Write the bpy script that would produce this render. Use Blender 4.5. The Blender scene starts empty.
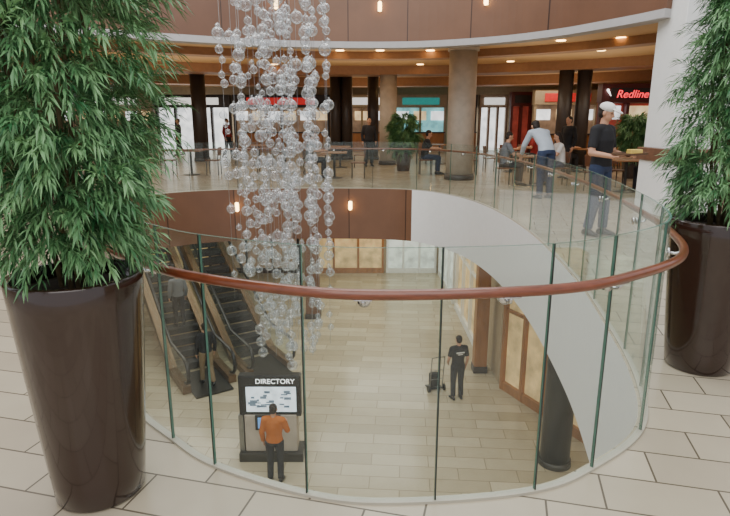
import bpy, bmesh, math, random
from mathutils import Vector, Matrix
random.seed(7)
V=Vector
SC=bpy.context.scene
COL=SC.collection

# ---------------------------------------------------------------- materials
def lin(c):
    c=c/255.0
    return c/12.92 if c<=0.04045 else ((c+0.055)/1.055)**2.4
def rgb(t): return (lin(t[0]),lin(t[1]),lin(t[2]),1)
MATS={}
def mk(name,col,rough=0.5,metal=0.0,var=0.08,scale=8.0,emit=0.0,coat=0.0,stretch=None):
    if name in MATS: return MATS[name]
    m=bpy.data.materials.new(name); m.use_nodes=True
    nt=m.node_tree; b=nt.nodes['Principled BSDF']
    tc=nt.nodes.new('ShaderNodeTexCoord'); mp=nt.nodes.new('ShaderNodeMapping')
    nt.links.new(tc.outputs['Object'],mp.inputs['Vector'])
    if stretch: mp.inputs['Scale'].default_value=stretch
    n=nt.nodes.new('ShaderNodeTexNoise'); n.inputs['Scale'].default_value=scale; n.inputs['Detail'].default_value=4
    nt.links.new(mp.outputs[0],n.inputs['Vector'])
    r=nt.nodes.new('ShaderNodeValToRGB')
    c=rgb(col)
    r.color_ramp.elements[0].position=0.3; r.color_ramp.elements[1].position=0.7
    r.color_ramp.elements[0].color=(c[0]*(1-var),c[1]*(1-var),c[2]*(1-var),1)
    r.color_ramp.elements[1].color=(min(1,c[0]*(1+var)),min(1,c[1]*(1+var)),min(1,c[2]*(1+var)),1)
    nt.links.new(n.outputs['Fac'],r.inputs[0]); nt.links.new(r.outputs[0],b.inputs['Base Color'])
    b.inputs['Roughness'].default_value=rough; b.inputs['Metallic'].default_value=metal
    if coat: b.inputs['Coat Weight'].default_value=coat
    if emit:
        nt.links.new(r.outputs[0],b.inputs['Emission Color']); b.inputs['Emission Strength'].default_value=emit
    MATS[name]=m; return m

def mk_tiles(name,c1,c2,mort,w,h,rot,rough,msize=0.004,offset=0.5,vertical=False,lo=.88,hi=1.08,nscale=3):
    m=bpy.data.materials.new(name); m.use_nodes=True
    nt=m.node_tree; b=nt.nodes['Principled BSDF']
    tc=nt.nodes.new('ShaderNodeTexCoord'); mp=nt.nodes.new('ShaderNodeMapping')
    mp.inputs['Rotation'].default_value=(0,0,math.radians(rot))
    if vertical:
        sp=nt.nodes.new('ShaderNodeSeparateXYZ'); cb=nt.nodes.new('ShaderNodeCombineXYZ')
        nt.links.new(tc.outputs['Object'],sp.inputs[0]); nt.links.new(sp.outputs[0],cb.inputs[0]); nt.links.new(sp.outputs[2],cb.inputs[1]); nt.links.new(cb.outputs[0],mp.inputs['Vector'])
        mp.inputs['Location'].default_value=(0.4,5.0,0)
    else: nt.links.new(tc.outputs['Object'],mp.inputs['Vector'])
    br=nt.nodes.new('ShaderNodeTexBrick'); br.offset=offset
    br.inputs['Scale'].default_value=1; br.inputs['Brick Width'].default_value=w; br.inputs['Row Height'].default_value=h
    br.inputs['Mortar Size'].default_value=msize; br.inputs['Mortar Smooth'].default_value=0.1
    br.inputs['Color1'].default_value=rgb(c1); br.inputs['Color2'].default_value=rgb(c2); br.inputs['Mortar'].default_value=rgb(mort)
    nt.links.new(mp.outputs[0],br.inputs['Vector'])
    n=nt.nodes.new('ShaderNodeTexNoise'); n.inputs['Scale'].default_value=nscale; n.inputs['Detail'].default_value=8
    nt.links.new(tc.outputs['Object'],n.inputs['Vector'])
    mr=nt.nodes.new('ShaderNodeMapRange'); mr.inputs['To Min'].default_value=lo; mr.inputs['To Max'].default_value=hi
    nt.links.new(n.outputs['Fac'],mr.inputs['Value'])
    mx=nt.nodes.new('ShaderNodeMix'); mx.data_type='RGBA'; mx.blend_type='MULTIPLY'; mx.inputs[0].default_value=1
    nt.links.new(br.outputs['Color'],mx.inputs[6]); nt.links.new(mr.outputs[0],mx.inputs[7])
    nt.links.new(mx.outputs[2],b.inputs['Base Color']); b.inputs['Roughness'].default_value=rough
    bp=nt.nodes.new('ShaderNodeBump'); bp.inputs['Strength'].default_value=0.15; bp.inputs['Distance'].default_value=0.003; bp.invert=True
    nt.links.new(br.outputs['Fac'],bp.inputs['Height']); nt.links.new(bp.outputs[0],b.inputs['Normal'])
    return m

def mk_glass(name,tint,base=0.03,grow=0.8,power=5.0,milk=0.02,rim=0.0,rough=0.02,edge=None):
    # thin architectural glass: transparent + mirror reflection by view angle (symmetric for both sides)
    m=bpy.data.materials.new(name); m.use_nodes=True
    nt=m.node_tree; nt.nodes.clear()
    out=nt.nodes.new('ShaderNodeOutputMaterial')
    tr=nt.nodes.new('ShaderNodeBsdfTransparent'); tr.inputs[0].default_value=tint
    gl=nt.nodes.new('ShaderNodeBsdfGlossy'); gl.inputs['Roughness'].default_value=rough; gl.inputs['Color'].default_value=(.95,.95,.95,1)
    lw=nt.nodes.new('ShaderNodeLayerWeight'); lw.inputs[0].default_value=0.5
    if edge:
        cr=nt.nodes.new('ShaderNodeValToRGB'); cr.color_ramp.elements[0].position=.45; cr.color_ramp.elements[0].color=tint
        cr.color_ramp.elements[1].position=.95; cr.color_ramp.elements[1].color=edge
        nt.links.new(lw.outputs['Facing'],cr.inputs[0]); nt.links.new(cr.outputs[0],tr.inputs[0])
    pw=nt.nodes.new('ShaderNodeMath'); pw.operation='POWER'; pw.inputs[1].default_value=power
    ma=nt.nodes.new('ShaderNodeMath'); ma.operation='MULTIPLY_ADD'; ma.inputs[1].default_value=grow; ma.inputs[2].default_value=base
    nt.links.new(lw.outputs['Facing'],pw.inputs[0]); nt.links.new(pw.outputs[0],ma.inputs[0])
    mx=nt.nodes.new('ShaderNodeMixShader')
    nt.links.new(ma.outputs[0],mx.inputs[0]); nt.links.new(tr.outputs[0],mx.inputs[1]); nt.links.new(gl.outputs[0],mx.inputs[2])
    df=nt.nodes.new('ShaderNodeBsdfDiffuse'); df.inputs[0].default_value=(0.85,0.93,0.9,1)
    mx2=nt.nodes.new('ShaderNodeMixShader')
    if rim:
        p2=nt.nodes.new('ShaderNodeMath'); p2.operation='POWER'; p2.inputs[1].default_value=2.0
        ml=nt.nodes.new('ShaderNodeMath'); ml.operation='MULTIPLY_ADD'; ml.inputs[1].default_value=rim; ml.inputs[2].default_value=milk
        nt.links.new(lw.outputs['Facing'],p2.inputs[0]); nt.links.new(p2.outputs[0],ml.inputs[0]); nt.links.new(ml.outputs[0],mx2.inputs[0])
    else: mx2.inputs[0].default_value=milk
    nt.links.new(mx.outputs[0],mx2.inputs[1]); nt.links.new(df.outputs[0],mx2.inputs[2])
    nt.links.new(mx2.outputs[0],out.inputs[0])
    MATS[name]=m; return m

M_floor=mk_tiles('upper_floor_tile',(190,178,156),(170,158,137),(98,89,76),0.50,0.25,14,0.25,msize=.005)
M_lowfloor=mk_tiles('lower_floor_tile',(200,188,162),(174,161,134),(136,123,100),1.2,0.4,4,0.2,0.008)
M_glass=mk_glass('balustrade_glass',(0.935,0.972,0.955,1),base=.022,grow=.5,milk=0.012)
M_edge=mk('glass_edge_green',(74,114,100),0.25,var=0.15)
M_edged=mk('glass_joint_dark',(40,48,46),0.3)
M_wood=mk('handrail_wood',(112,58,36),0.28,coat=0.4,var=0.25,scale=14,stretch=(1,1,6))
M_chrome=mk('chrome',(205,205,205),0.18,1.0)
M_steel=mk('brushed_steel',(150,150,150),0.3,0.9)
M_dsteel=mk('dark_steel',(70,68,66),0.35,0.7)
M_bronze=mk('bronze_cladding',(116,92,68),0.35,0.5)
M_fascia=mk_tiles('fascia_wood',(120,86,64),(106,74,56),(62,42,32),1.4,6.0,0,0.38,msize=.012,offset=0,vertical=True,lo=.8,hi=1.15,nscale=2)
M_fasc2=mk('band_wood',(112,78,58),0.4,var=.15)
M_white=mk('white_plaster',(238,240,238),0.55,var=0.02)
M_trim=mk('pale_trim',(178,176,176),0.5,var=0.03)
M_chan=mk('channel_stone',(176,170,154),0.4,var=0.05)
M_ceil=mk('warm_ceiling',(216,180,134),0.6,var=0.06,scale=1)
M_ceil2=mk('bulkhead',(156,114,82),0.5,var=0.08)
M_beige=mk('beige_wall',(176,158,130),0.6)
M_conc=mk('column_beige',(184,172,158),0.6,var=0.1,scale=5)
M_dark=mk('dark_column',(62,54,52),0.4)
M_brown=mk('planter_brown',(46,29,22),0.16,coat=0.5,var=0.06,scale=3)
M_soil=mk('soil',(50,38,28),0.95,var=0.3,scale=60)
M_stem=mk('stem_bark',(98,86,58),0.8,var=0.3,scale=40)
M_black=mk('black_plastic',(22,22,24),0.35)
M_orange=mk('orange_shirt',(186,104,36),0.85)
M_woodlt=mk('light_wood',(162,110,64),0.4,var=0.2,scale=6,stretch=(1,1,0.2))
M_wooddk=mk('chair_wood',(108,66,40),0.4,var=0.2,scale=6)
M_skin=mk('skin',(196,148,120),0.55,var=0.04)
M_bulb=mk('lamp_glow',(255,206,130),0.4,emit=12.0,var=0.02)
M_hair=mk('dark_hair',(40,30,24),0.7,var=0.3,scale=60)

# ---------------------------------------------------------------- mesh helpers
def newobj(name,me,mat=None,parent=None,loc=None,smooth=False,**props):
    o=bpy.data.objects.new(name,me); COL.objects.link(o)
    if mat is not None and me is not None:
        for m in (mat if isinstance(mat,(list,tuple)) else [mat]): me.materials.append(m)
    if smooth and me is not None:
        for p in me.polygons: p.use_smooth=True
    if parent: o.parent=parent
    if loc is not None: o.location=loc
    for k,v in props.items(): o[k]=v
    return o
def bm2(bm,name='mesh'):
    me=bpy.data.meshes.new(name); bmesh.ops.recalc_face_normals(bm,faces=bm.faces); bm.to_mesh(me); bm.free(); return me
def empty(name,loc=(0,0,0),rot=0,**props):
    o=bpy.data.objects.new(name,None); COL.objects.link(o); o.location=loc; o.rotation_euler=(0,0,rot); o.empty_display_size=0.2
    for k,v in props.items(): o[k]=v
    return o
def T(o,label,category,group=None):
    o['label']=label; o['category']=category
    if group: o['group']=group
    return o
def addbox(bm,c,s,rot=None,bevel=0.0):
    r=bmesh.ops.create_cube(bm,size=1.0); vs=r['verts']
    bmesh.ops.scale(bm,vec=V(s),verts=vs)
    if bevel:
        es=list({e for v in vs for e in v.link_edges})
        rr=bmesh.ops.bevel(bm,geom=es,offset=bevel,segments=2,affect='EDGES',profile=0.5); vs=list({v for f in rr['faces'] for v in f.verts}|{v for v in vs if v.is_valid})
    if rot is not None: bmesh.ops.rotate(bm,cent=(0,0,0),matrix=rot,verts=vs)
    bmesh.ops.translate(bm,vec=V(c),verts=vs)
def boxme(c,s,bevel=0.0,rot=None):
    bm=bmesh.new(); addbox(bm,c,s,rot,bevel); return bm2(bm)
def box(name,c,s,mat,parent=None,bevel=0.0,rot=None,**p):
    return newobj(name,boxme(c,s,bevel,rot),mat,parent,**p)
def loft(bm,rings,n=14,caps=True,closed=False):
    # ring:(center,u,v)
    R=[]
    for c,u,v in rings:
        R.append([bm.verts.new(V(c)+V(u)*math.cos(2*math.pi*i/n)+V(v)*math.sin(2*math.pi*i/n)) for i in range(n)])
    m=len(R)
    for k in range(m if closed else m-1):
        a=R[k]; b=R[(k+1)%m]
        for i in range(n): bm.faces.new((a[i],a[(i+1)%n],b[(i+1)%n],b[i]))
    if caps and not closed:
        bm.faces.new(R[0][::-1]); bm.faces.new(R[-1])
def frame(d):
    d=d.normalized(); a=V((0,0,1)) if abs(d.z)<0.9 else V((0,1,0))
    u=d.cross(a).normalized(); return u,d.cross(u).normalized()
def capsule(bm,p0,p1,r0,r1,n=12,flat0=False,flat1=False):
    p0=V(p0);p1=V(p1); d=p1-p0
    if d.length<1e-5: d=V((0,0,1e-4))
    u,v=frame(d); dn=d.normalized(); rings=[]
    if not flat0:
        for a in (80,55,28): 
            a=math.radians(a); rings.append((p0-dn*r0*math.sin(a),u*r0*math.cos(a),v*r0*math.cos(a)))
    rings.append((p0,u*r0,v*r0)); rings.append((p1,u*r1,v*r1))
    if not flat1:
        for a in (28,55,80):
            a=math.radians(a); rings.append((p1+dn*r1*math.sin(a),u*r1*math.cos(a),v*r1*math.cos(a)))
    loft(bm,rings,n)
def ellipsoid(bm,c,u,v,w,seg=14,rg=10):
    r=bmesh.ops.create_uvsphere(bm,u_segments=seg,v_segments=rg,radius=1.0)
    M=Matrix((V(u),V(v),V(w))).transposed().to_4x4(); M.translation=V(c)
    bmesh.ops.transform(bm,matrix=M,verts=r['verts'])
def revolve(bm,prof,n=32,c=(0,0,0)):
    c=V(c); rings=[(c+V((0,0,z)),V((r,0,0)),V((0,r,0))) for r,z in prof]; loft(bm,rings,n)
def tube(bm,pts,r,n=8,closed=False):
    m=len(pts); rings=[]
    for i in range(m):
        a=pts[(i-1)%m] if (closed or i>0) else pts[i]; b=pts[(i+1)%m] if (closed or i<m-1) else pts[i]
        d=(V(b)-V(a)).normalized(); up=V((0,0,1))
        u=d.cross(up); u=u.normalized() if u.length>1e-3 else V((1,0,0))
        v=u.cross(d).normalized(); rings.append((V(pts[i]),u*r,v*r))
    loft(bm,rings,n,closed=closed)
def cyl(name,p0,p1,r0,r1,mat,parent=None,n=24,**p):
    bm=bmesh.new(); capsule(bm,p0,p1,r0,r1,n,True,True); me=bm2(bm)
    for f in me.polygons: f.use_smooth=len(f.vertices)==4
    return newobj(name,me,mat,parent,**p)
def text(name,body,size,mat,parent=None,loc=(0,0,0),rot=(math.pi/2,0,0),ext=0.004,**p):
    c=bpy.data.curves.new('txt','FONT'); c.body=body; c.size=size; c.extrude=ext; c.align_x='CENTER'; c.align_y='CENTER'
    c.shear=p.pop('shear',0)
    t=bpy.data.objects.new('tmp',c); COL.objects.link(t)
    dg=bpy.context.evaluated_depsgraph_get(); me=bpy.data.meshes.new_from_object(t.evaluated_get(dg))
    bpy.data.objects.remove(t); me.materials.clear()
    o=newobj(name,me,mat,parent,loc,**p); o.rotation_euler=rot; return o
def bake(bm,name,voxel,mat,parent,smooth=2,**p):
    me=bm2(bm); o=newobj(name,me,None,parent,**p)
    r=o.modifiers.new('r','REMESH'); r.mode='VOXEL'; r.voxel_size=voxel; r.use_smooth_shade=True
    if smooth:
        s=o.modifiers.new('s','SMOOTH'); s.iterations=smooth; s.factor=0.5
    dg=bpy.context.evaluated_depsgraph_get(); dg.update()
    me2=bpy.data.meshes.new_from_object(o.evaluated_get(dg)); o.modifiers.clear(); o.data=me2
    me2.materials.clear(); me2.materials.append(mat)
    for f in me2.polygons: f.use_smooth=True
    return o

# ---------------------------------------------------------------- opening outline
ctrl=[(.15,2.14),(.72,2.21),(1.056,2.378),(1.45,2.72),(1.69,3.25),(1.92,4.17),(2.22,5.8),(2.45,8.24),(2.4,10.6),(2.0,12.4),(1.1,13.6),(-.6,13.9),(-2.5,13.8),(-4.2,13.2),(-5.2,12.0),(-5.2,10.4),(-4.4,8.3),(-3.3,6.3),(-2.35,4.7),(-1.72,3.6),(-1.297,2.96),(-.967,2.624),(-.696,2.40),(-.222,2.185)]
def catmull(P,closed=True,sub=16):
    out=[]; n=len(P)
    for i in range(n if closed else n-1):
        p=[V((*P[(i+k)%n],0)) if closed else V((*P[min(max(i+k,0),n-1)],0)) for k in (-1,0,1,2)]
        for s in range(sub):
            t=s/sub
            out.append(0.5*((2*p[1])+(-p[0]+p[2])*t+(2*p[0]-5*p[1]+4*p[2]-p[3])*t*t+(-p[0]+3*p[1]-3*p[2]+p[3])*t**3))
    if not closed: out.append(V((*P[-1],0)))
    return out
raw=catmull(ctrl)
def resample(P,step,closed=True):
    L=[0]; n=len(P); m=n if closed else n-1
    for i in range(m): L.append(L[-1]+(P[(i+1)%n]-P[i]).length)
    N=max(4,int(L[-1]/step)); out=[]; j=0
    for k in range(N if closed else N+1):
        s=L[-1]*k/N
        while j<m-1 and L[j+1]<s: j+=1
        f=(s-L[j])/max(1e-9,L[j+1]-L[j]); out.append(P[j].lerp(P[(j+1)%n],min(1,f)))
    return out
RIM=resample(raw,0.05); NR=len(RIM)
def normal(P,i,closed=True):
    n=len(P); a=P[(i-1)%n] if closed else P[max(0,i-1)]; b=P[(i+1)%n] if closed else P[min(n-1,i+1)]
    t=(b-a).normalized(); return V((t.y,-t.x,0))
NRM=[normal(RIM,i) for i in range(NR)]
def off(d,z=0): return [RIM[i]+NRM[i]*d+V((0,0,z)) for i in range(NR)]

def slab_with_hole(name,x0,x1,y0,y1,z,mat,hole,flip=False):
    bm=bmesh.new(); es=[]
    for loop in ([V((x0,y0,z)),V((x1,y0,z)),V((x1,y1,z)),V((x0,y1,z))],[V((p.x,p.y,z)) for p in hole]):
        vs=[bm.verts.new(p) for p in loop]
        es+=[bm.edges.new((vs[i],vs[(i+1)%len(vs)])) for i in range(len(vs))]
    bmesh.ops.triangle_fill(bm,use_beauty=True,edges=es,use_dissolve=False)
    me=bm2(bm)
    return newobj(name,me,mat,kind='structure')
X0,X1,Y0,Y1=-22,16,-3,34
LZ=-5.4
slab_with_hole('floor',X0,X1,Y0,Y1,0,M_floor,off(0.0))
slab_with_hole('ceiling',X0,X1,Y0,Y1,-1.27,M_white,off(0.02))
box('floor.001',(-3,15,LZ-0.1),(38,40,0.2),M_lowfloor,kind='structure')
# fascias of slab edge
def ribbon(name,pts,z0,z1,th,mat,nor):
    bm=bmesh.new(); R=[]
    for p,nn in zip(pts,nor):
        R.append([bm.verts.new((p.x,p.y,z1)),bm.verts.new((p.x,p.y,z0)),bm.verts.new((p.x+nn.x*th,p.y+nn.y*th,z0)),bm.verts.new((p.x+nn.x*th,p.y+nn.y*th,z1))])
    for a,b in zip(R[:-1],R[1:]):
        for k in range(4): bm.faces.new((a[k],a[(k+1)%4],b[(k+1)%4],b[k]))
    bm.faces.new(R[0]); bm.faces.new(R[-1][::-1])
    me=bm2(bm); 
    return newobj(name,me,mat,kind='structure')
def nearest(x,y): return min(range(NR),key=lambda i:(RIM[i]-V((x,y,0))).length)
iw=nearest(1.15,13.55); iL=nearest(-1.297,2.96)
O0=off(0.0)
ribbon('trim_1',O0[:iw+1],-1.27,-0.001,0.05,M_white,NRM[:iw+1])
ribbon('trim_2',O0[iw:]+[O0[0]],-1.27,-0.001,0.05,M_fascia,NRM[iw:]+[NRM[0]])

# ---------------------------------------------------------------- balustrade
BAL=T(empty('glass_balustrade'),'curved clear glass balustrade with wooden handrail around floor opening','railing')
GH=1.13
seams=[nearest(.30,2.155),nearest(.73,2.22),nearest(1.056,2.378),nearest(1.44,2.70)]
i=seams[-1]+11
while i<iL-12:
    seams.append(i); i+=(12 if i<nearest(2.22,5.8) else 22)
seams+= [nearest(-1.297,2.96),nearest(-.967,2.624),nearest(-.696,2.39),nearest(-.222,2.185)]
G0=off(0.03)
for k in range(len(seams)):
    a=seams[k]; b=seams[(k+1)%len(seams)]
    if b<a: b+=NR
    idx=[j%NR for j in range(a,b+1)]
    pts=[G0[j].copy() for j in idx]; nn=[NRM[j] for j in idx]
    pts[0]=pts[0].lerp(pts[1],0.07); pts[-1]=pts[-1].lerp(pts[-2],0.07)
    bm=bmesh.new(); R=[]; th=0.012
    for p,q in zip(pts,nn):
        R.append([bm.verts.new((p.x,p.y,0.0)),bm.verts.new((p.x,p.y,GH)),bm.verts.new((p.x+q.x*th,p.y+q.y*th,GH)),bm.verts.new((p.x+q.x*th,p.y+q.y*th,0.0))])
    for u,v in zip(R[:-1],R[1:]):
        for e in range(4):
            f=bm.faces.new((u[e],u[(e+1)%4],v[(e+1)%4],v[e])); f.material_index=1 if e in (1,3) else 0; f.smooth=False
    f=bm.faces.new(R[0]); f.material_index=1; f=bm.faces.new(R[-1][::-1]); f.material_index=1
    me=bm2(bm)
    for f in me.polygons:
        f.use_smooth=f.material_index==0
    me.set_sharp_from_angle(angle=math.radians(40))
    newobj('glass_panel',me,[M_glass,M_edge],BAL)
    # joint strip in gap
    j=a%NR; p=G0[j]; t=V((-NRM[j].y,NRM[j].x,0))
    q=p+NRM[j]*0.006
    bm=bmesh.new(); rot=Matrix.Rotation(math.atan2(t.y,t.x),3,'Z')
    addbox(bm,(q.x,q.y,GH/2),(0.006,0.015,GH),rot)
    newobj('joint_strip',bm2(bm),M_edged,BAL)
def closed_ribbon(name,d,z0,z1,th,mat,parent):
    bm=bmesh.new(); R=[]
    for i in range(NR):
        p=RIM[i]+NRM[i]*d; q=RIM[i]+NRM[i]*(d+th)
        R.append([bm.verts.new((p.x,p.y,z0)),bm.verts.new((p.x,p.y,z1)),bm.verts.new((q.x,q.y,z1)),bm.verts.new((q.x,q.y,z0))])
    for i in range(NR):
        a=R[i];b=R[(i+1)%NR]
        for k in range(4): bm.faces.new((a[k],a[(k+1)%4],b[(k+1)%4],b[k]))
    return newobj(name,bm2(bm),mat,parent)
closed_ribbon('base_channel',0.018,0.0,0.012,0.034,M_chan,BAL)
RZ=0.965
bm=bmesh.new(); tube(bm,off(0.115,RZ),0.022,12,True); newobj('handrail',bm2(bm),M_wood,BAL,smooth=True)
def bracket_mesh():
    bm=bmesh.new()
    # local: +Y outward
    capsule(bm,(0,0.0,-0.045),(0,0.012,-0.045),0.026,0.026,16,True,True)
    capsule(bm,(0,-0.022,-0.045),(0,-0.014,-0.045),0.026,0.026,16,True,True)
    tube(bm,[V((0,0.0,-0.045)),V((0,0.035,-0.05)),V((0,0.057,-0.045)),V((0,0.066,-0.022))],0.008,8)
    addbox(bm,(0,0.067,-0.021),(0.07,0.026,0.005),None,0.001)
    return bm2(bm)
BRM=bracket_mesh(); BRM.materials.append(M_chrome)
for f in BRM.polygons: f.use_smooth=True
bi=[nearest(-.95,2.62),nearest(-.02,2.15),nearest(.53,2.17),nearest(1.0,2.35),nearest(1.58,2.95)]
j=bi[-1]+20
while j<iL-20: bi.append(j); j+=24
for j in bi:
    o=bpy.data.objects.new('bracket',BRM); COL.objects.link(o); o.parent=BAL
    p=RIM[j]+NRM[j]*0.048; o.location=(p.x,p.y,RZ); o.rotation_euler=(0,0,math.atan2(NRM[j].y,NRM[j].x)-math.pi/2)

# ---------------------------------------------------------------- potted trees
def mk_leaf(name,ca,cb):
    m=bpy.data.materials.new(name); m.use_nodes=True; nt=m.node_tree; b=nt.nodes['Principled BSDF']
    tc=nt.nodes.new('ShaderNodeTexCoord'); n=nt.nodes.new('ShaderNodeTexNoise'); n.inputs['Scale'].default_value=9; n.inputs['Detail'].default_value=5
    nt.links.new(tc.outputs['Object'],n.inputs['Vector'])
    at=nt.nodes.new('ShaderNodeAttribute'); at.attribute_name='tone'
    ad=nt.nodes.new('ShaderNodeMath'); ad.operation='MULTIPLY_ADD'; ad.inputs[1].default_value=0.5; nt.links.new(n.outputs['Fac'],ad.inputs[0])
    ml=nt.nodes.new('ShaderNodeMath'); ml.operation='MULTIPLY'; ml.inputs[1].default_value=0.5; nt.links.new(at.outputs['Fac'],ml.inputs[0]); nt.links.new(ml.outputs[0],ad.inputs[2])
    r=nt.nodes.new('ShaderNodeValToRGB'); r.color_ramp.elements[0].position=0.25; r.color_ramp.elements[1].position=0.8
    r.color_ramp.elements[0].color=rgb(ca); r.color_ramp.elements[1].color=rgb(cb)
    nt.links.new(ad.outputs[0],r.inputs[0]); nt.links.new(r.outputs[0],b.inputs['Base Color'])
    b.inputs['Roughness'].default_value=0.45
    return m
M_leaf=mk_leaf('leaf_green',(32,88,46),(136,180,124))
def foliage_mesh(center,prof,ncl,leaf=0.085,seed=1):
    rnd=random.Random(seed); vs=[];fs=[];tone=[]
    zs=[p[0] for p in prof]
    def R(z):
        for (a,ra),(b,rb) in zip(prof[:-1],prof[1:]):
            if a<=z<=b: return ra+(rb-ra)*(z-a)/(b-a)
        return prof[-1][1]
    for c in range(ncl):
        z=rnd.uniform(zs[0],zs[-1]); a=rnd.uniform(0,2*math.pi)
        lump=1+0.2*math.sin(3*a+z*7)+0.15*math.sin(5*a-z*13+seed)
        r=R(z)*lump*math.sqrt(rnd.uniform(0.12,1.0))
        rad=V((math.cos(a),math.sin(a),0))
        p=V((center[0],center[1],0))+rad*r*0.82+V((0,0,z))
        d=(rad*rnd.uniform(0.5,1.1)+V((rnd.uniform(-.5,.5),rnd.uniform(-.5,.5),rnd.uniform(-0.7,0.75)))).normalized()
        L=rnd.uniform(0.10,0.2); droop=rnd.uniform(0.3,1.0); tn=rnd.random()
        nl=rnd.randint(18,26)
        for k in range(nl):
            f=(k+1)/nl
            q=p+d*L*f+V((0,0,-droop*L*f*f*0.5))
            dd=(d+V((0,0,-droop*f))).normalized(); u,v=frame(dd)
            an=k*2.4+rnd.uniform(-.3,.3); sp=rnd.uniform(0.35,1.0) if f<0.9 else rnd.uniform(0.1,0.5)
            ld=(dd+(u*math.cos(an)+v*math.sin(an))*sp).normalized()
            l=leaf*rnd.uniform(0.7,1.25); w=l*0.085
            side=ld.cross(V((rnd.uniform(-.4,.4),rnd.uniform(-.4,.4),1))).normalized(); nm=side.cross(ld)
            tip=q+ld*l+V((0,0,-l*0.22)); mid=q+ld*l*0.45
            i0=len(vs); vs+= [q,mid+side*w+nm*w*.3,tip,mid-side*w+nm*w*.3,mid-nm*w*.15]
            fs+=[(i0,i0+1,i0+4),(i0+1,i0+2,i0+4),(i0+4,i0+2,i0+3),(i0,i0+4,i0+3)]
            t=min(1,max(0,tn*0.6+rnd.random()*0.4)); tone+=[t]*5
    me=bpy.data.meshes.new('foliage'); me.from_pydata([tuple(v) for v in vs],[],fs)
    at=me.attributes.new('tone','FLOAT','POINT'); at.data.foreach_set('value',tone)
    return me
def potted_tree(x,y,prof,ncl,label,seed,r0=.20,r1=.28,h=1.0,leaf=.085):
    e=T(empty('potted_tree',(x,y,0)),label,'potted plant')
    bm=bmesh.new(); pr=[(r0-0.012,0),(r0,0.012)]
    for k in range(1,10): pr.append((r0+(r1-r0)*(k/10)**0.9,0.012+(h-0.02)*k/10))
    pr+=[(r1,h-0.008),(r1-0.004,h),(r1-0.022,h),(r1-0.028,h-0.01),(r1-0.04,h-0.09)]
    revolve(bm,pr,56); me=bm2(bm)
    for f in me.polygons: f.use_smooth=len(f.vertices)==4
    newobj('planter',me,M_brown,e)
    bm=bmesh.new(); revolve(bm,[(r1-0.035,h-0.09),(r1-0.035,h-0.06),(r1*0.5,h-0.05)],32); newobj('soil',bm2(bm),M_soil,e)
    rnd=random.Random(seed)
    for s in range(6):
        a=s*1.05+rnd.random(); q=V((math.cos(a),math.sin(a),0)); bm=bmesh.new(); top=prof[-1][0]-0.1
        pts=[q*0.05+V((0,0,h-0.08)),q*0.09+V((0,0,h+0.4)),q*0.14+V((0,0,h+0.8)),q*0.12+V((0,0,top))]
        rr=[.011,.010,.008,.005]; rings=[]
        for i,p in enumerate(pts): rings.append((p,V((rr[i],0,0)),V((0,rr[i],0))))
        loft(bm,rings,8); newobj('stem',bm2(bm),M_stem,e,smooth=True)
    newobj('foliage',foliage_mesh((0,0),prof,ncl,leaf,seed),M_leaf,e,kind='stuff')
    return e
potted_tree(-1.185,2.21,[(1.12,.19),(1.22,.26),(1.35,.32),(1.6,.355),(1.9,.365),(2.2,.355),(2.6,.25)],1500,'dense green bamboo-like tree in tall glossy dark brown tapered planter',3,leaf=.062,r0=.184,r1=.26)
potted_tree(2.25,3.52,[(1.07,.2),(1.18,.27),(1.45,.30),(1.8,.25),(2.2,.20),(2.8,.10)],900,'slender green leafy tree in tall dark brown planter',5,leaf=.07)

# ---------------------------------------------------------------- chandelier
M_bub=mk_glass('bubble_glass',(0.95,0.96,0.98,1),base=.09,grow=.55,power=1.8,milk=0.02,rim=0.38,rough=.05,edge=(.38,.39,.41,1))  # white rim and dark edge tint imitate highlights and refraction in the colour
CH=T(empty('chandelier',(-0.80,5.2,5.6)),'hanging cluster chandelier of clear blown glass bubbles over the opening','chandelier')
def bubble_bm(bm,c,r):
    pr=[(r*math.cos(math.radians(a)),r*math.sin(math.radians(a))) for a in (-85,-65,-45,-25,-8,8,25,45,60,72)]
    pr+=[(r*.2,r*1.05),(r*.26,r*1.18),(r*.16,r*1.32),(r*.05,r*1.38)]
    loft(bm,[(V(c)+V((0,0,z)),V((q,0,0)),V((0,q,0))) for q,z in pr],14)
rnd=random.Random(21); bub=[]; cords=bmesh.new()
ns=28
for s in range(ns):
    a=s*2.399; rr=0.50*math.sqrt((s+0.5)/ns)
    x=rr*math.cos(a)+.02; y=rr*math.sin(a)*0.8
    bot=rnd.uniform(-0.15,0.5) - (0.8 if x>-0.25 and rr<.48 else 0.0)
    bot=max(bot,-0.74+rnd.uniform(0,.2))
    z=3.7-rnd.random()*0.2
    capsule(cords,(x,y,bot-5.6),(x,y,0),0.0018,0.0018,5,True,True)
    while z>bot:
        r=rnd.choice([.024,.03,.036,.042,.048,.054])
        dx=rnd.uniform(-.02,.02); dy=rnd.uniform(-.02,.02)
        bub.append((x+dx,y+dy,z-5.6,r))
        z-= r*2.4 if rnd.random()<0.58 else r*2.4+rnd.uniform(0.05,0.30)
newobj('cord',bm2(cords),M_steel,CH,kind='stuff')
bm=bmesh.new(); revolve(bm,[(0.6,0),(0.62,0.01),(0.62,0.05),(0.6,0.06)],40); newobj('canopy',bm2(bm),M_chrome,CH)
vis=[b for b in bub if b[2]+5.6<3.0]; vis.sort(key=lambda b:-b[3])
big=vis[:100]; rest=[b for b in bub if b not in big]
base={}
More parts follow.
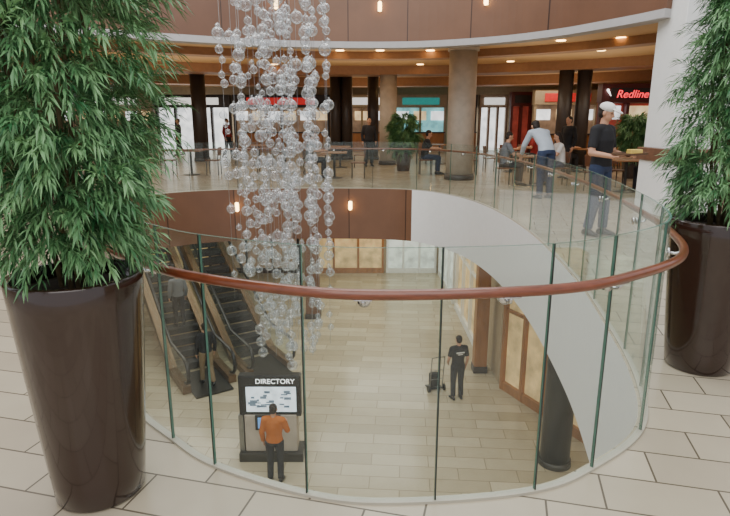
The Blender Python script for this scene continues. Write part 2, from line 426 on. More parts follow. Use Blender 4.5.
for (x,y,z,r) in big:
    if r not in base:
        bm=bmesh.new(); bubble_bm(bm,(0,0,0),r); me=bm2(bm); me.materials.append(M_bub)
        for f in me.polygons: f.use_smooth=True
        base[r]=me
    o=bpy.data.objects.new('glass_bubble',base[r]); COL.objects.link(o); o.parent=CH; o.location=(x,y,z)
    o.rotation_euler=(rnd.uniform(-.3,.3),rnd.uniform(-.3,.3),0)
bm=bmesh.new()
for (x,y,z,r) in rest: bubble_bm(bm,(x,y,z),r)
newobj('glass_bubbles',bm2(bm),M_bub,CH,smooth=True,kind='stuff')

# ---------------------------------------------------------------- upper ring fascia, ceiling
arcP=catmull([(-16,5),(-11,7.5),(-8,10.2),(-6.2,11.7),(-4.15,12.9),(-1.8,13.9),(.83,14.1),(2.7,13.4),(3.9,12.3),(4.7,10.9),(5.05,10.1)],False,10)
arcN=[normal(arcP,i,False) for i in range(len(arcP))]
arcN=[-n for n in arcN]  # outward toward food court
ribbon('trim_3',arcP,3.45,5.6,0.12,M_fascia,arcN)
ribbon('trim_4',[p-n*0.03 for p,n in zip(arcP,arcN)],3.31,3.45,0.35,M_trim,arcN)
def polyceil(name,pts,z,mat):
    bm=bmesh.new(); vs=[bm.verts.new((p[0],p[1],z)) for p in pts]; f=bm.faces.new(vs); bmesh.ops.triangulate(bm,faces=[f]); return newobj(name,bm2(bm),mat,kind='structure')
polyceil('ceiling.001',[(p.x+n.x*.1,p.y+n.y*.1) for p,n in zip(arcP,arcN)]+[(X1,10.1),(X1,Y1),(X0,Y1),(X0,5)],3.6,M_ceil)
# concentric dropped bulkhead band
def band(name,d0,d1,z0,z1,mat):
    P=[p+n*d0 for p,n in zip(arcP,arcN)]
    ribbon(name,P,z0,z1,d1-d0,mat,arcN)
band('trim_5',3.2,3.7,3.40,3.6,M_ceil2)
band('trim_6',7.5,8.6,3.30,3.6,M_ceil2)
band('trim_7',13.0,14.0,3.22,3.6,M_ceil2)
box('wall_front',((5.05+X1)/2+.45,10.25,4.5),(X1-5.95,0.12,2.2),M_fascia,kind='structure')
# white pillar
P=T(empty('pillar',(5.62,10.1,0)),'broad square white pillar with wooden band at waist height','pillar')
box('shaft',(0,0,3.4),(.92,.92,4.5),M_white,P,bevel=.01)
box('wooden_band',(0,0,1.04),(1.08,1.08,.22),M_fasc2,P,bevel=.01)
box('plinth',(0,0,.465),(1.0,1.0,.93),M_white,P,bevel=.01)
# walls
box('wall_back',((X0+X1)/2,Y1+.1,1.8),(X1-X0,.2,3.6),M_beige,kind='structure')
box('wall_left',(X0-.1,15,1.8),(.2,38,3.6),M_beige,kind='structure')
box('wall_right',(X1+.1,15,1.8),(.2,38,3.6),M_beige,kind='structure')

def px(u,Y,z=1.6):
    fwd=Y*.9718+(1.6-z)*.236; return (u-365)/560*fwd
def column(u,Y,r,mat,label,z0=0,z1=3.6):
    e=T(empty('column',(px(u,Y,z0+1.6),Y,z0)),label,'column')
    cyl('shaft',(0,0,.14),(0,0,z1-z0),r,r,mat,e,32)
    cyl('base_ring',(0,0,0),(0,0,.15),r*1.12,r*1.08,M_dark,e,32)
    cyl('collar',(0,0,z1-z0-.12),(0,0,z1-z0-.001),r*1.12,r*1.12,mat,e,32)
    return e
column(461,16.2,.38,M_conc,'thick round beige stone column in the food court')
column(388,22.0,.32,M_conc,'round beige stone column beside a dark column')
for u,Y in ((373,25),(347,25),(336,25),(563,20),(581,20)): column(u,Y,.24,M_dark,'round dark bronze column reaching the food court ceiling')
column(200,24,.3,M_dark,'round dark bronze column reaching the food court ceiling')
# downlights
bm=bmesh.new(); revolve(bm,[(0.12,0),(0.12,0.012)],20); DL=bm2(bm); DL.materials.append(M_bulb)
for u,Y in ((540,17.0),(510,20),(600,17),(420,21),(430,17),(500,24.5),(300,19),(250,17.2),(350,22),(200,21),(450,26),(330,26),(580,24),(620,21),(560,15),(380,17),(190,17),(480,21.5),(400,25),(505,16.6),(340,17),(620,14.5),(275,21),(540,21.5)):
    o=bpy.data.objects.new('recessed_downlight',DL); COL.objects.link(o); o.location=(px(u,Y,3.3),Y,3.585)
    T(o,'small round glowing recessed ceiling downlight','ceiling light','downlights in the food court ceiling')
# fascia sconces
def sconce(x,y,z,n):
    e=T(empty('wall_lamp',(x,y,z),math.atan2(n.y,n.x)-math.pi/2),'small warm glowing wall lamp on curved wood fascia','wall lamp','small lamps along the wood fascia')
    box('back_plate',(0,0,0),(.10,.02,.22),M_chrome,e,bevel=.004)
    bm=bmesh.new(); capsule(bm,(0,-.05,-.07),(0,-.05,.07),.045,.045,12); newobj('lamp_shade',bm2(bm),M_bulb,e,smooth=True)
for u in (237,351):
    j=min(range(iw,NR),key=lambda j:abs(RIM[j].x-px(u,13.7,-.4))+ (0 if RIM[j].y>12 else 99)); p=RIM[j]; sconce(p.x-NRM[j].x*.012,p.y-NRM[j].y*.012,-.42,NRM[j])
for u in (375,485,270):
    j=min(range(len(arcP)),key=lambda j:abs(arcP[j].x-px(u,13.5,4.3))); p=arcP[j]; sconce(p.x-arcN[j].x*.012,p.y-arcN[j].y*.012,4.22,arcN[j])

# ---------------------------------------------------------------- food stalls / shopfronts at back
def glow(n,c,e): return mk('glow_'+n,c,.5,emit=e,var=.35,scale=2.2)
def shop(u0,u1,Y,wall,glowm,signm,label,z=0,h=3.1,counter=True,posts=3,yaw=0):
    xa,xb=px(u0,Y,z+1.6),px(u1,Y,z+1.6); w=xb-xa
    e=T(empty('storefront',((xa+xb)/2,Y,z),yaw),label,'shop')
    box('header',(0,0,h-.35),(w,.5,.7),wall,e,bevel=.02)
    box('sign_board',(0,-.28,h-.36),(w*.7,.06,.38),signm,e,bevel=.01)
    box('interior_panel',(0,.2,(h-.7)/2),(w-.1,.06,h-.72),glowm,e)  # emissive sheet stands in for the lit shop interior
    for k in range(posts):
        x=-w/2+.08+(w-.16)*k/(posts-1); box('frame_post',(x,-.02,(h-.7)/2),(.12,.3,h-.7),wall,e,bevel=.01)
    if counter:
        box('counter',(0,-.55,.5),(w*.86,.5,1.0),M_woodlt,e,bevel=.02); box('counter_top',(0,-.56,1.03),(w*.9,.62,.06),M_dark,e,bevel=.01)
        if w>1.6:
            nb=int(w/.9)
            for k in range(nb): box('menu_panel',(-w/2+w*(k+.5)/nb,.12,1.95),(w/nb*.72,.04,.5),Gy if k%2 else Gw,e,bevel=.005)
    return e
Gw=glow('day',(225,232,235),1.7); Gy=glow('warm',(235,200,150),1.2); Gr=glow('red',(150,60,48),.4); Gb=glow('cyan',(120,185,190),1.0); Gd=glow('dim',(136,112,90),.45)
Mred=mk('dark_red',(96,32,30),.4); Mrs=mk('red_sign',(190,40,40),.4,emit=.7); Mgs=mk('teal_sign',(40,140,135),.4,emit=.7); Mws=mk('white_sign',(230,230,225),.4,emit=1.0); Mblk=mk('charcoal',(48,42,42),.4)
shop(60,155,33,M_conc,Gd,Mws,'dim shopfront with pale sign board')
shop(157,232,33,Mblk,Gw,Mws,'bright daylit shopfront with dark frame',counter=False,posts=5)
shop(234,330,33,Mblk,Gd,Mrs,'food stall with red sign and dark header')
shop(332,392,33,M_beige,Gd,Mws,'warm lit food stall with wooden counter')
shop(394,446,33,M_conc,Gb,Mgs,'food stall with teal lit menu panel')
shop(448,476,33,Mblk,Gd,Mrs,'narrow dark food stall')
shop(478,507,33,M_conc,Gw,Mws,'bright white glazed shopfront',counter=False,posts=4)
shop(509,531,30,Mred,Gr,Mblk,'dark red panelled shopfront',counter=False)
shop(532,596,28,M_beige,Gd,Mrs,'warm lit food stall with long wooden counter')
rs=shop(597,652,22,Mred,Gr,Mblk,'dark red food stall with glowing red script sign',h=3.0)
MN=mk('neon_red',(235,50,60),.4,emit=3.0,var=.02)
text('sign_lettering','Redline',.40,MN,rs,(.04,-.33,2.60),shear=.25)
bm=bmesh.new(); capsule(bm,(-.88,-.33,2.75),(-.76,-.33,2.55),.05,.012,8); newobj('sign_emblem',bm2(bm),mk('neon_white',(240,240,235),.4,emit=3),rs,smooth=True)
shop(654,760,22,Mred,Gd,Mblk,'dark red and brown shopfront')

# small potted plants in food court
def leafy(x,y,label,seed):
    e=T(empty('potted_plant',(x,y,0)),label,'potted plant')
    bm=bmesh.new(); revolve(bm,[(.2,0),(.21,.01),(.28,.6),(.28,.62),(.25,.62),(.24,.56)],28); newobj('pot',bm2(bm),M_brown,e)
    newobj('foliage',foliage_mesh((0,0),[(.6,.15),(.9,.4),(1.3,.5),(1.8,.25)],220,.2,seed),M_leaf,e,kind='stuff')
    for k in range(3): cyl('stem',(.03*k-.03,0,.5),(.08*k-.08,.03,1.5),.015,.008,M_stem,e,8)
leafy(px(404,19),19,'green leafy plant in a dark pot beside a column',8)
leafy(px(636,16.5),16.5,'green leafy plant in a dark pot near the red food stall',9)

# ---------------------------------------------------------------- tables and chairs
def chair_parts():
    d={}
    d['seat']=boxme((0,0,.45),(.42,.42,.035),.012)
    bm=bmesh.new(); addbox(bm,(0,-.2,.72),(.40,.025,.26),Matrix.Rotation(.12,3,'X'),.01); d['backrest']=bm2(bm)
    bm=bmesh.new(); capsule(bm,(0,0,0),(0,0,.45),.014,.014,8,True,True); d['leg']=bm2(bm)
    bm=bmesh.new(); capsule(bm,(0,0,.44),(0,-.03,.82),.012,.012,8); d['upright']=bm2(bm)
    for k in d: d[k].materials.append(M_wooddk if k in('seat','backrest') else M_dsteel)
    return d
CP=chair_parts()
def chair(x,y,r):
    e=T(empty('dining_chair',(x,y,0),r),'brown wooden cafe chair with slim steel legs at a table','chair','cafe chairs in the food court')
    def add(n,k,loc=(0,0,0)):
        o=bpy.data.objects.new(n,CP[k]); COL.objects.link(o); o.parent=e; o.location=loc
    add('seat','seat'); add('backrest','backrest')
    for sx in(-.18,.18):
        add('upright','upright',(sx,-.17,0))
        for sy in(-.18,.18): add('leg','leg',(sx,sy,0))
tt=boxme((0,0,.74),(.75,.75,.035),.012); tt.materials.append(mk('table_laminate',(150,104,66),.3))
bm=bmesh.new(); capsule(bm,(0,0,.02),(0,0,.73),.035,.035,12,True,True); tp=bm2(bm); tp.materials.append(M_dsteel)
bm=bmesh.new(); revolve(bm,[(.24,0),(.24,.015),(.05,.04)],24); tb=bm2(bm); tb.materials.append(M_dsteel)
def table(x,y,ch=(0,1,2,3)):
    e=T(empty('cafe_table',(x,y,0)),'square wood laminate cafe table on a steel pedestal','table','cafe tables in the food court')
    for n,me in(('table_top',tt),('pedestal',tp),('foot',tb)):
        o=bpy.data.objects.new(n,me); COL.objects.link(o); o.parent=e
    for k in ch:
        a=k*math.pi/2; dx,dy=math.cos(a)*.70,math.sin(a)*.70
        chair(x+dx,y+dy,a+math.pi/2)
TB=[(4.3,14.6,(0,2)),(6.1,13.2,(0,2,1)),(7.2,18.6,(0,2)),(2.6,17.8,(0,2)),(4.8,18.6,(0,1,2)),(8.9,14.6,(0,2)),(-.9,20.5,(0,2)),(-2.6,18.5,(0,2)),(-5.4,17.6,(0,2)),(-.9,16.6,(0,2)),(7.9,11.9,(0,2)),(6.2,21.4,(0,2)),(9.2,19.5,(0,2)),(-4.0,21.5,(0,2)),(2.9,22.2,(0,2))]
for t in TB: table(*t)

# ---------------------------------------------------------------- people
def person(loc,face,label,shirt,trousers,hair=M_hair,pose=None,voxel=.010,sleeve='short',scale=1.0,cap=None,shoes=None,skin=M_skin,headdir=None,print_back=None,hairlong=False):
    J=dict(pelvis=(0,0,.96),waist=(0,0,1.09),chest=(0,.005,1.29),neck=(0,-.015,1.475),head=(0,.015,1.635),
      hipL=(-.095,0,.92),hipR=(.095,0,.92),kneeL=(-.105,.02,.50),kneeR=(.105,.02,.50),ankL=(-.11,-.02,.085),ankR=(.11,-.02,.085),
      shL=(-.185,-.015,1.42),shR=(.185,-.015,1.42),elL=(-.245,-.04,1.14),elR=(.245,-.04,1.14),wrL=(-.245,.05,.90),wrR=(.245,.05,.90),
      palmL=(1,0,0),palmR=(-1,0,0),toeL=(-.15,1,0),toeR=(.15,1,0))
    if pose: J.update(pose)
    J={k:V(v) for k,v in J.items()}
    rot=math.atan2(face[1],face[0])-math.pi/2
    e=T(empty('person',loc,rot),label,'person'); e.scale=(scale,)*3
    def torso(bm,g,top=True):
        c=[J['pelvis']-(J['waist']-J['pelvis'])*.55,J['pelvis'],J['waist'],J['chest'],J['chest'].lerp(J['neck'],.6),J['neck']]
        rx=[.13,.165,.145,.168,.165,.065]; ry=[.085,.112,.098,.115,.095,.06]
        sh=(J['shR']-J['shL']).normalized(); hp=(J['hipR']-J['hipL']).normalized(); rings=[]
        for i,p in enumerate(c):
            f=i/5; r=hp.lerp(sh,f).normalized(); t=(c[min(i+1,5)]-c[max(i-1,0)]).normalized(); fw=t.cross(r).normalized()
            rings.append((p,r*(rx[i]+g),fw*(ry[i]+g)))
        loft(bm,rings,18)
    def arms(bm,g,t=1.0,flat=False):
        for s in 'LR':
            sh,el,wr=J['sh'+s],J['el'+s],J['wr'+s]
            capsule(bm,J['neck'].lerp(J['chest'],.25),sh,.07+g,.056+g)
            if t<=1: capsule(bm,sh,sh.lerp(el,t),.054+g,.044+g,flat1=flat)
            else:
                capsule(bm,sh,el,.054+g,.044+g); capsule(bm,el,el.lerp(wr,.97),.042+g,.031+g,flat1=True)
    def legs(bm,g,full=True):
        for s in 'LR':
            h,k,a=J['hip'+s],J['knee'+s],J['ank'+s]
            capsule(bm,h,k,.088+g,.06+g); m=k.lerp(a,.3)
            if g>0: capsule(bm,k,k.lerp(a,.95),.058+g,.05+g,flat1=True)
            else: capsule(bm,k,m,.056,.058); capsule(bm,m,a,.058,.036)
    bm=bmesh.new(); torso(bm,0); arms(bm,0,2); legs(bm,0)
    hd=V(headdir) if headdir else V((0,1,-.08)); hd.normalize()
    hc=J['head']; up=(hc-J['neck']).normalized(); up=(up-hd*up.dot(hd)).normalized(); rt=hd.cross(up).normalized()
    capsule(bm,J['neck']-V((0,0,.02)),hc-up*.05,.056,.053)
    ellipsoid(bm,hc+up*.025-hd*.01,rt*.076,hd*.094,up*.092); ellipsoid(bm,hc-up*.035+hd*.018,rt*.062,hd*.068,up*.078)
    capsule(bm,hc+up*.012+hd*.082,hc-up*.02+hd*.100,.009,.015)
    for sd in(-1,1): ellipsoid(bm,hc+rt*sd*.077-up*.002-hd*.005,rt*.012,hd*.02,up*.032,8,6)
    for s in 'LR':
        d=(J['wr'+s]-J['el'+s]).normalized(); n=J['palm'+s]; n=(n-d*n.dot(d)).normalized(); sd=d.cross(n).normalized()
        w=J['wr'+s]; fwd=1 if sd.dot(V((0,1,0)))>=0 else -1
        if abs(sd.y)<.3 : fwd=1 if (s=='L')==(sd.x>0) else -1
        ellipsoid(bm,w+d*.05,sd*.042,n*.018,d*.056,10,8)
        capsule(bm,w-d*.02,w+d*.03,.03,.028)
        for q,L in((-.031,.060),(-.011,.073),(.010,.080),(.031,.072)):
            b=w+d*.085+sd*fwd*q; m=b+d*L*.5+n*.01; capsule(bm,w+d*.05+sd*fwd*q*.8,b,.011,.010,8); capsule(bm,b,m,.0100,.0092,8); capsule(bm,m,m+(d*.6+n*.6).normalized()*L*.5,.0092,.008,8)
        b=w+d*.03+sd*fwd*.034; m=b+(d*.6+sd*fwd*.55+n*.25)*.04; capsule(bm,b,m,.013,.011,8); capsule(bm,m,m+(d*.9+n*.35+sd*fwd*.2)*.032,.011,.009,8)
    bake(bm,'body',voxel,skin,e,2)
    # shirt
    bm=bmesh.new(); torso(bm,.016)
    arms(bm,.014,.8 if sleeve=='short' else 2,True); bake(bm,'shirt',max(voxel,.011),shirt,e,2)
    bm=bmesh.new(); 
    sh=(J['hipR']-J['hipL']).normalized(); t=(J['waist']-J['pelvis']).normalized(); fw=t.cross(sh).normalized(); p=J['pelvis']
    loft(bm,[(p-t*.09,sh*.14,fw*.10),(p-t*.02,sh*.178,fw*.124),(p+t*.05,sh*.168,fw*.118)],18); legs(bm,.014)
    bake(bm,'trousers',max(voxel,.011),trousers,e,2)
    for s in 'LR':
        bm=bmesh.new(); a=J['ank'+s]; t=J['toe'+s].normalized(); r=t.cross(V((0,0,1))).normalized(); u=r.cross(t).normalized()
        loft(bm,[(a-t*.075-u*.045,r*.022,u*.03),(a-t*.06-u*.04,r*.036,u*.043),(a-u*.02,r*.042,u*.062),(a+t*.07-u*.04,r*.045,u*.042),(a+t*.14-u*.052,r*.045,u*.03),(a+t*.185-u*.06,r*.026,u*.02)],14)
        bake(bm,'shoe',.009,shoes or M_black,e,1)
    # hair: crown cap plus nape, leaving the face free
    bm=bmesh.new()
    ellipsoid(bm,hc+up*.052-hd*.028,rt*.083,hd*.092,up*.077,18,12)
    ellipsoid(bm,hc-up*.005-hd*.046,rt*.078,hd*.062,up*.078)
    if hairlong:
        capsule(bm,hc-hd*.06,hc-hd*.075-up*.17,.07,.05)
        for sd in(-1,1): capsule(bm,hc+rt*sd*.068-hd*.02+up*.02,hc+rt*sd*.07-hd*.03-up*.13,.028,.024)
    bake(bm,'hair',.009,hair,e,2)
    if cap:
        bm=bmesh.new(); ellipsoid(bm,hc+up*.072-hd*.012,rt*.094,hd*.108,up*.072,20,12)
        ellipsoid(bm,hc+up*.060+hd*.125,rt*.072,hd*.078-up*.018,up*.014,16,8); bake(bm,'cap',.007,cap,e,1)
    # face
    for sd in(-1,1):
        bm=bmesh.new(); ellipsoid(bm,hc+rt*sd*.031+up*.014+hd*.076,rt*.012,hd*.008,up*.006,8,6); newobj('eye',bm2(bm),M_hair,e,smooth=True)
    bm=bmesh.new(); ellipsoid(bm,hc-up*.052+hd*.080,rt*.024,hd*.007,up*.006,10,6); newobj('mouth',bm2(bm),mk('lips',(160,92,84),.5),e,smooth=True)
    if print_back:
        bm=bmesh.new(); addbox(bm,(0,-.132,1.335),(.22,.012,.035),None,.003); addbox(bm,(0,-.13,1.285),(.14,.012,.022),None,.003)
        newobj('shirt_print',bm2(bm),print_back,e)
    return e
S_blk=mk('black_cloth',(28,28,32),.85); S_jean=mk('blue_denim',(44,56,84),.85,scale=40); S_lt=mk('pale_shirt',(172,182,192),.85)
S_gry=mk('grey_cloth',(110,114,120),.85); S_dk=mk('dark_trousers',(40,40,46),.85); S_kh=mk('khaki_cloth',(130,112,86),.85); S_wht=mk('white_cloth',(226,224,220),.85); S_red=mk('red_cloth',(150,44,44),.85)
walk=dict(kneeL=(-.10,.10,.51),ankL=(-.10,.14,.085),kneeR=(.10,.0,.50),ankR=(.10,-.18,.10))
stand=dict(kneeL=(-.10,.05,.50),ankL=(-.11,.05,.085),kneeR=(.10,.02,.50),ankR=(.11,-.05,.085))
carry=dict(elL=(-.27,.0,1.13),wrL=(-.17,.24,1.09),elR=(.27,.0,1.13),wrR=(.17,.24,1.09),palmL=(0,0,1),palmR=(0,0,1))
pm=(px(605,8.0),8.0,0)
person(pm,(.62,-.78),'man in black polo, jeans and pale cap holding a tray',S_blk,S_jean,pose={**stand,**carry},voxel=.008,cap=S_wht,headdir=(-.15,.95,-.25),scale=1.05)
f=V((.62,-.78,0)).normalized()
tr=T(empty('food_tray',(pm[0]+f.x*.40,pm[1]+f.y*.40,1.170),math.atan2(f.y,f.x)-math.pi/2),'brown food tray held at waist height','tray')
bm=bmesh.new(); addbox(bm,(0,0,.006),(.42,.30,.012),None,.004)
for c,s in(((0,.145,.018),(.42,.012,.02)),((0,-.145,.018),(.42,.012,.02)),((.205,0,.018),(.012,.30,.02)),((-.205,0,.018),(.012,.30,.02))): addbox(bm,c,s,None,.002)
newobj('tray_base',bm2(bm),mk('tray_brown',(96,70,50),.5),tr)
fb=T(box('food_box',(0,0,0),(.16,.14,.06),mk('yellow_card',(214,184,90),.6),bevel=.008),'yellow takeaway food box on the tray','food box'); fb.location=(tr.location.x+.05,tr.location.y-.02,1.213)
lean=dict(waist=(0,.06,1.09),chest=(0,.22,1.25),neck=(0,.38,1.36),head=(0,.50,1.44),shL=(-.185,.34,1.32),shR=(.185,.34,1.32),elL=(-.25,.46,1.06),elR=(.25,.46,1.06),wrL=(-.2,.62,.88),wrR=(.2,.62,.88),palmL=(0,.2,-1),palmR=(0,.2,-1))
person((px(549,12.0),12.0,0),(-.25,.95),'man in pale grey-blue shirt leaning forward over a table',S_lt,S_jean,pose=lean,sleeve='long',headdir=(0,.9,-.4),scale=1.04)
sit=dict(pelvis=(0,-.05,.56),waist=(0,-.05,.69),chest=(0,-.01,.89),neck=(0,.03,1.07),head=(0,.07,1.23),hipL=(-.095,-.03,.54),hipR=(.095,-.03,.54),kneeL=(-.12,.38,.52),kneeR=(.12,.38,.52),ankL=(-.12,.36,.085),ankR=(.12,.36,.085),shL=(-.185,.02,1.01),shR=(.185,.02,1.01),elL=(-.25,.14,.80),elR=(.25,.14,.80),wrL=(-.15,.36,.80),wrR=(.15,.36,.80),palmL=(0,0,-1),palmR=(0,0,-1))
def seated(x,y,face,label,sh,tr_,**k): return person((x,y,0),face,label,sh,tr_,pose=sit,headdir=(0,.9,-.3),voxel=.012,**k)
seated(4.3-.68,14.6,(1,0),'seated diner in grey shirt at a cafe table',S_gry,S_dk)
seated(4.3+.68,14.6,(-1,0),'seated diner in white shirt at a cafe table',S_wht,S_jean,hairlong=True)
seated(6.1+.68,13.2,(-1,0),'seated diner in pale shirt at a cafe table',S_lt,S_dk)
seated(2.6-.68,17.8,(1,0),'seated diner in black shirt at a cafe table',S_blk,S_jean)
seated(4.8+.68,18.6,(-1,0),'seated diner in red shirt at a cafe table',S_red,S_dk,hairlong=True)
seated(7.2-.68,18.6,(1,0),'seated diner in black shirt at a cafe table',S_blk,S_dk)
seated(-.9-.68,16.6,(1,0),'seated diner in grey shirt at a cafe table',S_gry,S_dk)
person((px(567,16.6),16.4,0),(-.8,-.4),'standing person in dark jacket between tables',S_blk,S_dk,sleeve='long',voxel=.012)
person((px(369,21),21,0),(.2,-1),'standing person in dark clothes near the column',S_dk,S_blk,sleeve='long',voxel=.012)
person((px(215,24),26,0),(.8,-.3),'person in red top walking past the bright shopfront',S_red,S_dk,pose=walk,sleeve='long',voxel=.012)
person((px(178,28),28,0),(-.8,-.3),'person in dark coat walking past the bright shopfront',S_dk,S_blk,pose=walk,sleeve='long',voxel=.012)
# lower level
person((2.38,13.3,LZ),(-.25,.97),'man in black shirt with white print on the back',S_blk,S_dk,print_back=S_wht,pose=dict(wrL=(-.20,.16,.98),elL=(-.25,0,1.16)))
person((-1.78,9.85,LZ),(.1,1),'man in orange shirt standing at the directory kiosk',M_orange,S_dk,pose=dict(elR=(.26,.06,1.16),wrR=(.16,.28,1.22),palmR=(0,0,-1)),sleeve='long',scale=.97)
person((px(145,20,-5),20,LZ),(1,-.2),'shopper in dark clothes walking on the lower floor',S_dk,S_jean,pose=walk,sleeve='long',voxel=.012)

# hand cart beside man
ct=T(empty('hand_cart',(1.9,13.75,LZ),.3),'small black folding hand cart with two wheels','cart')
bm=bmesh.new()
for sx in(-.18,.18): capsule(bm,(sx,0,.1),(sx,-.1,1.0),.014,.014,8)
capsule(bm,(-.18,-.1,1.0),(.18,-.1,1.0),.014,.014,8)
for z in(.35,.6): capsule(bm,(-.18,-.03,z),(.18,-.03,z),.01,.01,8)
newobj('frame',bm2(bm),M_steel,ct,smooth=True)
box('toe_plate',(0,.14,.06),(.40,.28,.02),M_black,ct); box('bag',(0,.13,.28),(.26,.2,.36),S_blk,ct,bevel=.04)
for sx in(-.22,.22): cyl('wheel',(sx-.02,-.02,.09),(sx+.02,-.02,.09),.09,.09,M_black,ct,20)

# ---------------------------------------------------------------- directory kiosk
K=T(empty('directory_kiosk',(-1.98,10.75,LZ)),'black directory kiosk with lit map screen and grey side panel','kiosk')
box('base',(0,0,.1),(1.35,.5,.2),M_dsteel,K,bevel=.01)
box('lower_cabinet',(0,.02,.62),(1.1,.34,.85),M_conc,K,bevel=.02)
box('screen_housing',(0,-.02,1.46),(1.30,.22,.92),M_black,K,bevel=.03)
box('side_panel',(-.62,.02,.62),(.10,.36,.85),M_steel,K)
bm=bmesh.new(); addbox(bm,(.03,-.14,1.40),(1.04,.02,.56),None,.004); newobj('map_screen',bm2(bm),mk('map_glow',(215,225,235),.3,emit=1.1,var=.2,scale=7),K)
bm=bmesh.new()
rk=random.Random(4)
for k in range(26): addbox(bm,(.03+rk.uniform(-.42,.42),-.152,1.40+rk.uniform(-.19,.19)),(rk.uniform(.04,.16),.004,rk.uniform(.02,.06)))
newobj('map_drawing',bm2(bm),mk('map_grey',(120,140,160),.4,emit=.3),K)
box('lower_screen_frame',(-.05,-.16,.88),(.54,.03,.34),M_black,K,bevel=.005)
box('lower_screen',(-.05,-.18,.88),(.42,.03,.24),mk('blue_screen',(90,140,200),.3,emit=.9),K,bevel=.005)
text('lettering','DIRECTORY',.15,mk('white_letter',(245,245,245),.4,emit=1.5),K,(.12,-.14,1.80))

# ---------------------------------------------------------------- escalators
ESC_d=V((-4.8,7.5,0)).normalized(); ESC_r=math.atan2(ESC_d.y,ESC_d.x)-math.pi/2
def escalator(x,y):
    e=T(empty('escalator',(x,y,LZ),ESC_r),'bronze-sided escalator with black rubber handrails and steel steps','escalator','pair of escalators on the lower floor')
    L=7.0; H=L*math.tan(math.radians(30)); y1=1.3
    for sx in(-.62,.62):
        prof=[(-.1,.02),(y1,.02),(y1+L,H-.35),(y1+L,H+.22),(y1,.22),(-.1,.22)]
        bm=bmesh.new(); a=[bm.verts.new((sx-.11,p[0],p[1])) for p in prof]; b=[bm.verts.new((sx+.11,p[0],p[1])) for p in prof]
        bm.faces.new(a); bm.faces.new(b[::-1])
        for i in range(6): bm.faces.new((a[i],b[i],b[(i+1)%6],a[(i+1)%6]))
        newobj('side_cladding',bm2(bm),M_bronze,e)
        prof=[(0,.22),(y1,.22),(y1+L,H+.22),(y1+L,H+.95),(y1,.95),(.1,.95),(-.2,.85),(-.32,.6),(-.2,.35)]
        bm=bmesh.new(); a=[bm.verts.new((sx-.008,p[0],p[1])) for p in prof]; b=[bm.verts.new((sx+.008,p[0],p[1])) for p in prof]
        n=len(prof); bm.faces.new(a); bm.faces.new(b[::-1])
        for i in range(n): bm.faces.new((a[i],b[i],b[(i+1)%n],a[(i+1)%n]))
        newobj('glass_side',bm2(bm),M_glass,e)
        pts=[(0,.30),(-.22,.36),(-.34,.48),(-.38,.62),(-.34,.80),(-.22,.93),(0,.98),(y1,.98),(y1+L,H+.98)]
        bm=bmesh.new(); rings=[]
        for i,p in enumerate(pts):
            q0=pts[max(0,i-1)]; q1=pts[min(len(pts)-1,i+1)]; t=V((0,q1[0]-q0[0],q1[1]-q0[1])).normalized()
            rings.append((V((sx,p[0],p[1])),V((.05,0,0)),V((1,0,0)).cross(t)*.035))
        loft(bm,rings,10); newobj('handrail',bm2(bm),M_black,e,smooth=True)
    box('landing_plate',(0,.3,.03),(1.0,1.6,.06),M_dsteel,e)
    st=boxme((0,0,0),(.98,.40,.20),.006); st.materials.append(mk('step_metal',(70,70,72),.4,.7))
    for k in range(17):
        o=bpy.data.objects.new('step',st); COL.objects.link(o); o.parent=e; yy=y1+.2+k*.40; o.location=(0,yy,(yy-y1)*math.tan(math.radians(30))-.02+.05)
    return e
pr=V((ESC_d.y,-ESC_d.x,0))
escalator(-2.75,14.9); e2=escalator(-2.75-pr.x*1.75,14.9-pr.y*1.75)
M2=Matrix.Translation(e2.location)@Matrix.Rotation(ESC_r,4,'Z')
def onstep(k,dx=0):
    yy=1.3+.2+k*.40; return M2@V((dx,yy-.02,(yy-1.3)*math.tan(math.radians(30))+.13))
person(onstep(3),(ESC_d.x,ESC_d.y),'shopper in grey jacket riding the escalator',S_gry,S_dk,sleeve='long',voxel=.012)
person(M2@V((0,.1,.06)),(ESC_d.x,ESC_d.y),'shopper in black jacket stepping onto the escalator',S_blk,S_kh,pose=walk,sleeve='long',voxel=.012)

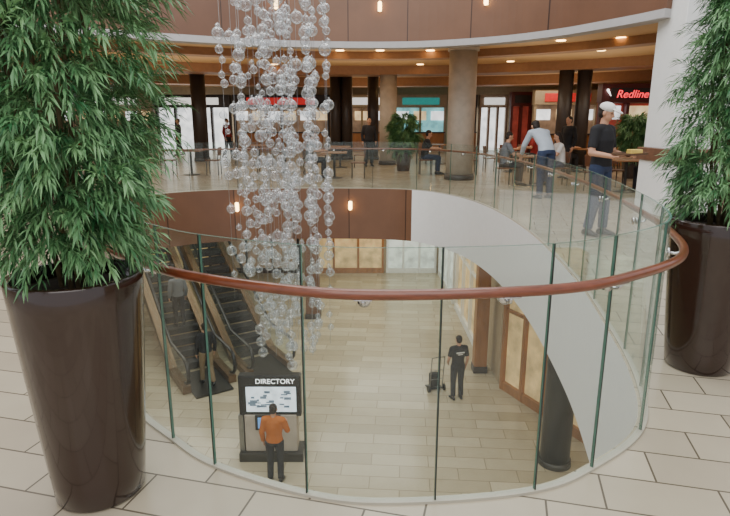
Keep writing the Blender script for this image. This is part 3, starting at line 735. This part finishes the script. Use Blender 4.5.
# ---------------------------------------------------------------- lower level walls and shops
box('wall_back.001',(-3,26.1,(LZ-1.27)/2),(38,.2,4.13),M_beige,kind='structure')
def seg_wall(name,a,b,mat,th=.15,z0=LZ,z1=-1.27):
    a=V((*a,0));b=V((*b,0)); d=b-a; m=(a+b)/2
    o=box(name,(0,0,0),(d.length,th,z1-z0),mat,kind='structure'); o.location=(m.x,m.y,(z0+z1)/2); o.rotation_euler=(0,0,math.atan2(d.y,d.x)); return o
seg_wall('wall_right.001',(3.75,26),(3.75,14.2),M_beige)
seg_wall('wall_right.002',(3.75,14.2),(6.4,8.5),M_beige)
seg_wall('wall_right.003',(6.4,8.5),(6.4,-3),M_beige)
seg_wall('wall_left.001',(-12,26),(-12,-3),M_beige)
Gl=glow('low_warm',(206,176,124),.5); Gc=glow('low_cool',(200,208,200),.6)
def bay(x,y,w,ang,frame_m,glow_m,sign_m,label,posts=4,h=3.6):
    e=T(empty('storefront',(x,y,LZ),ang),label,'shop')
    box('interior_panel',(0,-.10,1.5),(w-.05,.04,2.9),glow_m,e)  # emission in this panel imitates a lit interior behind the frame
    box('header',(0,-.14,3.3),(w,.22,.6),frame_m,e,bevel=.01)
    box('sign_board',(0,-.28,3.3),(w*.6,.05,.36),sign_m,e,bevel=.01)
    for k in range(posts):
        xx=-w/2+.06+(w-.12)*k/(posts-1); box('frame_post',(xx,-.16,1.5),(.10,.14,3.0),frame_m,e,bevel=.01)
    box('transom',(0,-.16,2.25),(w,.08,.08),frame_m,e); box('kick_plate',(0,-.16,.12),(w,.10,.24),frame_m,e)
    return e
bay(-.9,26,3.6,0,M_woodlt,Gl,Mgs,'lower shopfront with wooden frame and teal sign')
bay(2.2,26,2.4,0,M_white,Gc,Mws,'lower shopfront with white frame')
bay(-5.0,26,3.8,0,Mblk,Gd,Mws,'dim lower shopfront with dark frame')
bay(-9.2,26,3.8,0,Mblk,Gl,Mrs,'lower shopfront with dark frame')
bay(3.67,23.3,4.4,-math.pi/2,M_white,Gc,Mgs,'white framed lower shopfront with teal sign')
bay(3.67,18.4,4.4,-math.pi/2,M_white,Gl,Mgs,'white framed lower shopfront with teal sign and warm interior')
aa=math.atan2(8.5-14.2,6.4-3.75)
bay(4.5,12.55,3.2,aa,M_woodlt,Gl,M_woodlt,'wood framed lower shopfront with tall glass panes',posts=5)
bay(5.75,9.85,2.4,aa,M_woodlt,Gl,M_woodlt,'wood framed lower shopfront with warm interior',posts=4)
def sqcol(x,y,w,mat,label):
    e=T(empty('column',(x,y,LZ)),label,'column'); box('shaft',(0,0,2.06),(w,w,4.12),mat,e,bevel=.02); box('plinth',(0,0,.1),(w*1.12,w*1.12,.2),M_dark,e,bevel=.01)
sqcol(3.3,15.0,.36,M_woodlt,'square column clad in light wood beside the shopfront')
sqcol(-1.9,19.6,.5,M_fasc2,'square column clad in dark wood')
e=T(empty('column',(4.0,10.5,LZ)),'round black column standing on the lower floor','column')
cyl('shaft',(0,0,.12),(0,0,4.12),.30,.30,M_black,e,32); cyl('base_ring',(0,0,0),(0,0,.13),.34,.33,M_dsteel,e,32)

# ---------------------------------------------------------------- lights
def area(loc,size,energy,color,rot=(0,0,0),sy=None):
    l=bpy.data.lights.new('area','AREA'); l.energy=energy; l.color=color; l.size=size
    if sy: l.shape='RECTANGLE'; l.size_y=sy
    o=bpy.data.objects.new('area_light',l); COL.objects.link(o); o.location=loc; o.rotation_euler=rot; return o
area((-1,7,8),8,900,(1,.98,.95),sy=9)
area((0,-2,5),6,260,(1,.97,.93),(math.radians(35),0,0))  # fill light added behind the camera
for x,y in((-8,19),(-2,20),(4,19),(9,17),(0,28),(8,26),(-9,28)): area((x,y,3.05),3.5,80,(1,.84,.64))
for x,y in((-6,18),(0,18.5),(6,17),(0,27),(8,25),(-8,27)): area((x,y,2.5),4,32,(1,.84,.62),(math.pi,0,0))  # upward lights added to brighten the food court ceiling
for x,y in((0,17),(-6,17),(1,22),(-7,8),(5.0,5),(0,0)): area((x,y,-1.35),3.5,118,(1,.94,.84))
w=bpy.data.worlds.new('world'); SC.world=w; w.use_nodes=True
bg=w.node_tree.nodes['Background']; bg.inputs[0].default_value=(.93,.95,1,1); bg.inputs[1].default_value=0.95

# ---------------------------------------------------------------- camera
cd=bpy.data.cameras.new('camera'); cam=bpy.data.objects.new('camera',cd); COL.objects.link(cam)
cd.sensor_width=36; cd.lens=560/730*36; cd.clip_start=.05; cd.clip_end=200
cam.location=(0,0,1.6); cam.rotation_euler=(math.radians(90-13.65),0,0)
SC.camera=cam
